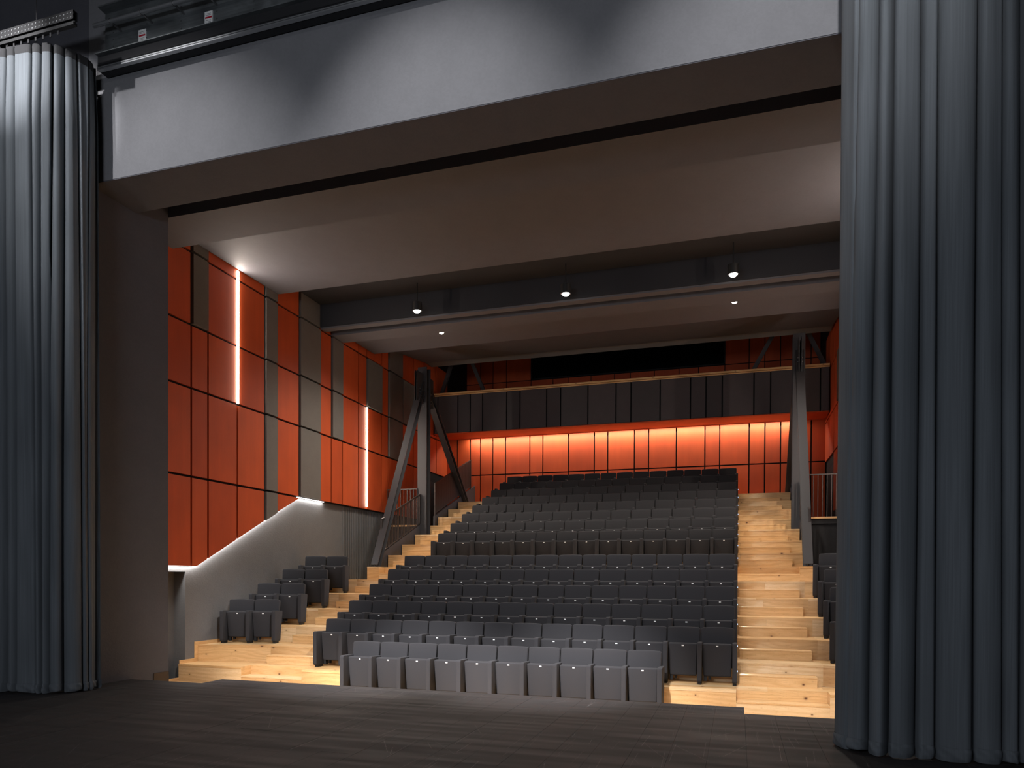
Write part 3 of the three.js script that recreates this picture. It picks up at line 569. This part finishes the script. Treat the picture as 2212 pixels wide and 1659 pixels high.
// ------------------------------------------------------------------ steel girder on the proscenium wall
{
  const xm = XC, y = 8.917, g = thing('steel_girder', 'steel girder across the top of the proscenium wall with warning labels', 'girder', [xm, y, -8.35]);
  const x0 = -8.84 - xm, x1 = .88 - xm, R = (a, b, c, d, e, f) => metric(box(a, b, c, d, e - 8.35, f - 8.35), 'x', [2, 1], seedN++);
  mesh('aluminium_strip', R(x0, x1, -.008, .01, 8.235, 8.29), M.alu, g); mesh('aluminium_strip', R(x0, x1, .018, .034, 8.235, 8.28), M.alu, g);
  mesh('channel_web', R(x0, x1, .04, .2, 8.25, 8.28), M.stageBlack, g); mesh('channel_bottom', R(x0, x1, .0, .03, 8.29, 8.415), M.stageBlack, g);
  mesh('channel_slot', R(x0, x1, .06, .07, 8.245, 8.25), M.black, g);
  mesh('bottom_flange', R(x0, x1, .2, .213, 8.2, 8.415), M.girder, g);
  mesh('web_plate', R(x0, x1, .213, .9, 8.38, 8.40), M.girder, g);
  mesh('top_flange', R(x0, x1, .9, .92, 8.25, 8.415), M.girder, g);
  const bl = []; for (let x = x0 + .15; x < x1; x += .6) for (let k = 0; k < 6; k++) { const c = new THREE.CylinderGeometry(.008, .008, .01, 7); c.rotateX(Math.PI / 2); c.translate(x, .3 + k * .1, -.025); bl.push(c); }
  mesh('bolts', mergeGeometries(bl), M.bolt, g).userData.kind = 'stuff';
  { const c = new THREE.CylinderGeometry(.028, .028, x1 - x0, 14); c.rotateZ(Math.PI / 2); c.translate((x0 + x1) / 2, .585, .17); const p = mesh('conduit', c, M.alu, g);
    const cl = []; for (let x = x0 + .3; x < x1; x += .55) { cl.push(new THREE.TorusGeometry(.032, .007, 6, 14).rotateY(Math.PI / 2).translate(x, .585, .17)); cl.push(new THREE.BoxGeometry(.02, .02, .2).translate(x, .585, .07)); } mesh('conduit_clamps', mergeGeometries(cl), M.bolt, p).userData.kind = 'stuff'; }
  for (const x of [-8.157, -7.018]) {
    const l = mesh('warning_label', metric(box(x - xm - .065, x - xm + .065, .35, .52, .015, .03)), M.white, g);
    mesh('red_band', metric(box(x - xm - .055, x - xm + .055, .425, .447, .0125, .0145)), M.red, l);
    const ln = []; for (let k = 0; k < 4; k++) ln.push(box(x - xm - .05, x - xm + .04, (k < 2 ? .465 + k * .02 : .375 + (k - 2) * .02), (k < 2 ? .47 + k * .02 : .38 + (k - 2) * .02), .0135, .0145)); mesh('print_lines', mergeGeometries(ln), M.inkgrey, l);
  }
}
{ // conduits above the girder
  for (const [y, d, r, t] of [[9.92, 8.05, .022, 'bright middle conduit pipe under the stage roof'], [10.05, 7.98, .012, 'thin upper conduit pipe under the stage roof']]) {
    const g = thing('conduit_pipe', t, 'pipe', [XC, y, -d]); const c = new THREE.CylinderGeometry(r, r, 9.5, 14); c.rotateZ(Math.PI / 2); mesh('pipe', c, M.alu, g);
    const cl = []; for (let x = -4.5; x < 4.7; x += .9) { const k = new THREE.TorusGeometry(r + .004, .006, 6, 14); k.rotateY(Math.PI / 2); k.translate(x, 0, 0); cl.push(k); cl.push(new THREE.BoxGeometry(.02, .02, 8.41 - d).translate(x, 0, -(8.41 - d) / 2)); } mesh('clamps', mergeGeometries(cl), M.bolt, g).userData.kind = 'stuff';
  }
}
// ------------------------------------------------------------------ unseen lamps above the stage, placed to light header, seats and curtain
function unseenLamp(label, x, y, d, aim, cd, angle, pen, color = COOL) {
  const g = thing('unseen_stage_lamp', label, 'fill light', [x, y, -d], 0, 'unseen lamps above the stage');
  const dir = new THREE.Vector3(aim[0] - x, aim[1] - y, -(aim[2] - d)).normalize(), q = new THREE.Quaternion().setFromUnitVectors(new THREE.Vector3(0, 0, 1), dir);
  const prof = [[.0, -.3], [.09, -.3], [.1, -.28], [.1, -.1], [.125, -.05], [.125, .06], [.115, .06], [.115, 0]].map(p => new THREE.Vector2(p[0], p[1]));
  const b = new THREE.LatheGeometry(prof, 28); b.rotateX(Math.PI / 2); const m = mesh('housing', b, new THREE.MeshStandardMaterial({ color: 0x1a1a1b, roughness: .5, side: THREE.DoubleSide }), g); m.quaternion.copy(q);
  const l = new THREE.CircleGeometry(.112, 28); const lm = mesh('lens', l, glow(color, 6), g); lm.quaternion.copy(q);
  const yk = new THREE.TorusGeometry(.17, .012, 8, 20, Math.PI); mesh('yoke', yk, M.lampBody, g); mesh('hanging_pole', new THREE.CylinderGeometry(.02, .02, 13 - y - .17, 10).translate(0, .17 + (13 - y - .17) / 2, 0), M.lampBody, g);
  spot(g, color, cd, dir.clone().multiplyScalar(.08).toArray(), dir.clone().multiplyScalar(3).toArray(), angle, pen, 4);
}
unseenLamp('unseen lamp over the left of the stage, lighting the header', -9.6, 10.9, 3.0, [-7.7, 6.6, 8.44], LIGHT.stageSpotLeft, 22.5 * RAD, .7);  // unseen, placed to throw light pools on the header
unseenLamp('unseen lamp over the middle of the stage, lighting the header', -3.9, 10.9, 3.0, [-3.6, 6.5, 8.44], LIGHT.stageSpot, 21.5 * RAD, .7);
unseenLamp('unseen lamp over the right of the stage, lighting the header', .6, 10.9, 3.0, [.3, 6.5, 8.44], LIGHT.stageSpot, 21.5 * RAD, .7);
[['far left', -7.2, -7.9, LIGHT.frontLeft, 10], ['left of centre', -5.2, -5.5, LIGHT.front, 13], ['right of centre', -2.6, -2.6, LIGHT.front, 13], ['far right', -.9, .6, LIGHT.frontRight, 10]].forEach(([t, x, xa, p, ang]) => unseenLamp(`unseen lamp over the stage, ${t}, aimed at the front rows`, x, 8.0, 4.0, [xa, -.2, 10.9], p, ang * RAD, 1));  // unseen, placed to brighten the front rows
unseenLamp('unseen lamp over the right of the stage aimed at the left side seats', 1.0, 9.5, 3.0, [-9.5, .3, 13.0], LIGHT.cross, 7.5 * RAD, 1);  // unseen, placed to brighten the left side seats
unseenLamp('unseen lamp over the stage aimed at the top of the left curtain', -10.4, 10.6, 2.6, [-9.75, 8.7, 7.6], LIGHT.curtainSpot, 10 * RAD, 1);  // unseen, placed to brighten the curtain top
// added soft fill panel over the stage, upstage of the camera
{
  const g = thing('added_fill_panel', 'added flat fill panel over the back of the stage', 'fill light', [-4, 10.5, 1.5]);
  mesh('frame', metric(box(-1.55, 1.55, 0, .08, -.35, .35)), M.lampBody, g);
  mesh('diffuser', metric(box(-1.5, 1.5, -.01, 0, -.3, .3)), glow(COOL, 1), g); mesh('hanging_rods', mergeGeometries([-1.3, 1.3].map(x => new THREE.CylinderGeometry(.01, .01, 2.42, 6).translate(x, 1.29, 0))), M.lampBody, g);
  areaLight(g, COOL, LIGHT.addedFill, 3, .6, [0, -.03, 0], [0, -1, -.8], [1, 0, 0]);
}

{
  const g = thing('fill_light', 'added upright fill panel at the back of the stage', 'fill light', [-3.5, 4.2, 4.6]);  // added fill panel that brightens the curtains and stage walls
  mesh('frame', metric(box(-2.1, 2.1, -.55, .55, -.0, .08).rotateY(Math.PI)), M.lampBody, g);
  mesh('diffuser', metric(box(-2.05, 2.05, -.5, .5, .0, .01)), glow(SKYISH, 1), g); mesh('hanging_rods', mergeGeometries([-1.8, 1.8].map(x => new THREE.CylinderGeometry(.012, .012, 8.25, 6).translate(x, 4.67, .04))), M.lampBody, g);
  areaLight(g, SKYISH, LIGHT.fill, 4.1, 1, [0, 0, -.03], [0, 0, -1], [1, 0, 0]);
}

renderer.render(scene, camera);
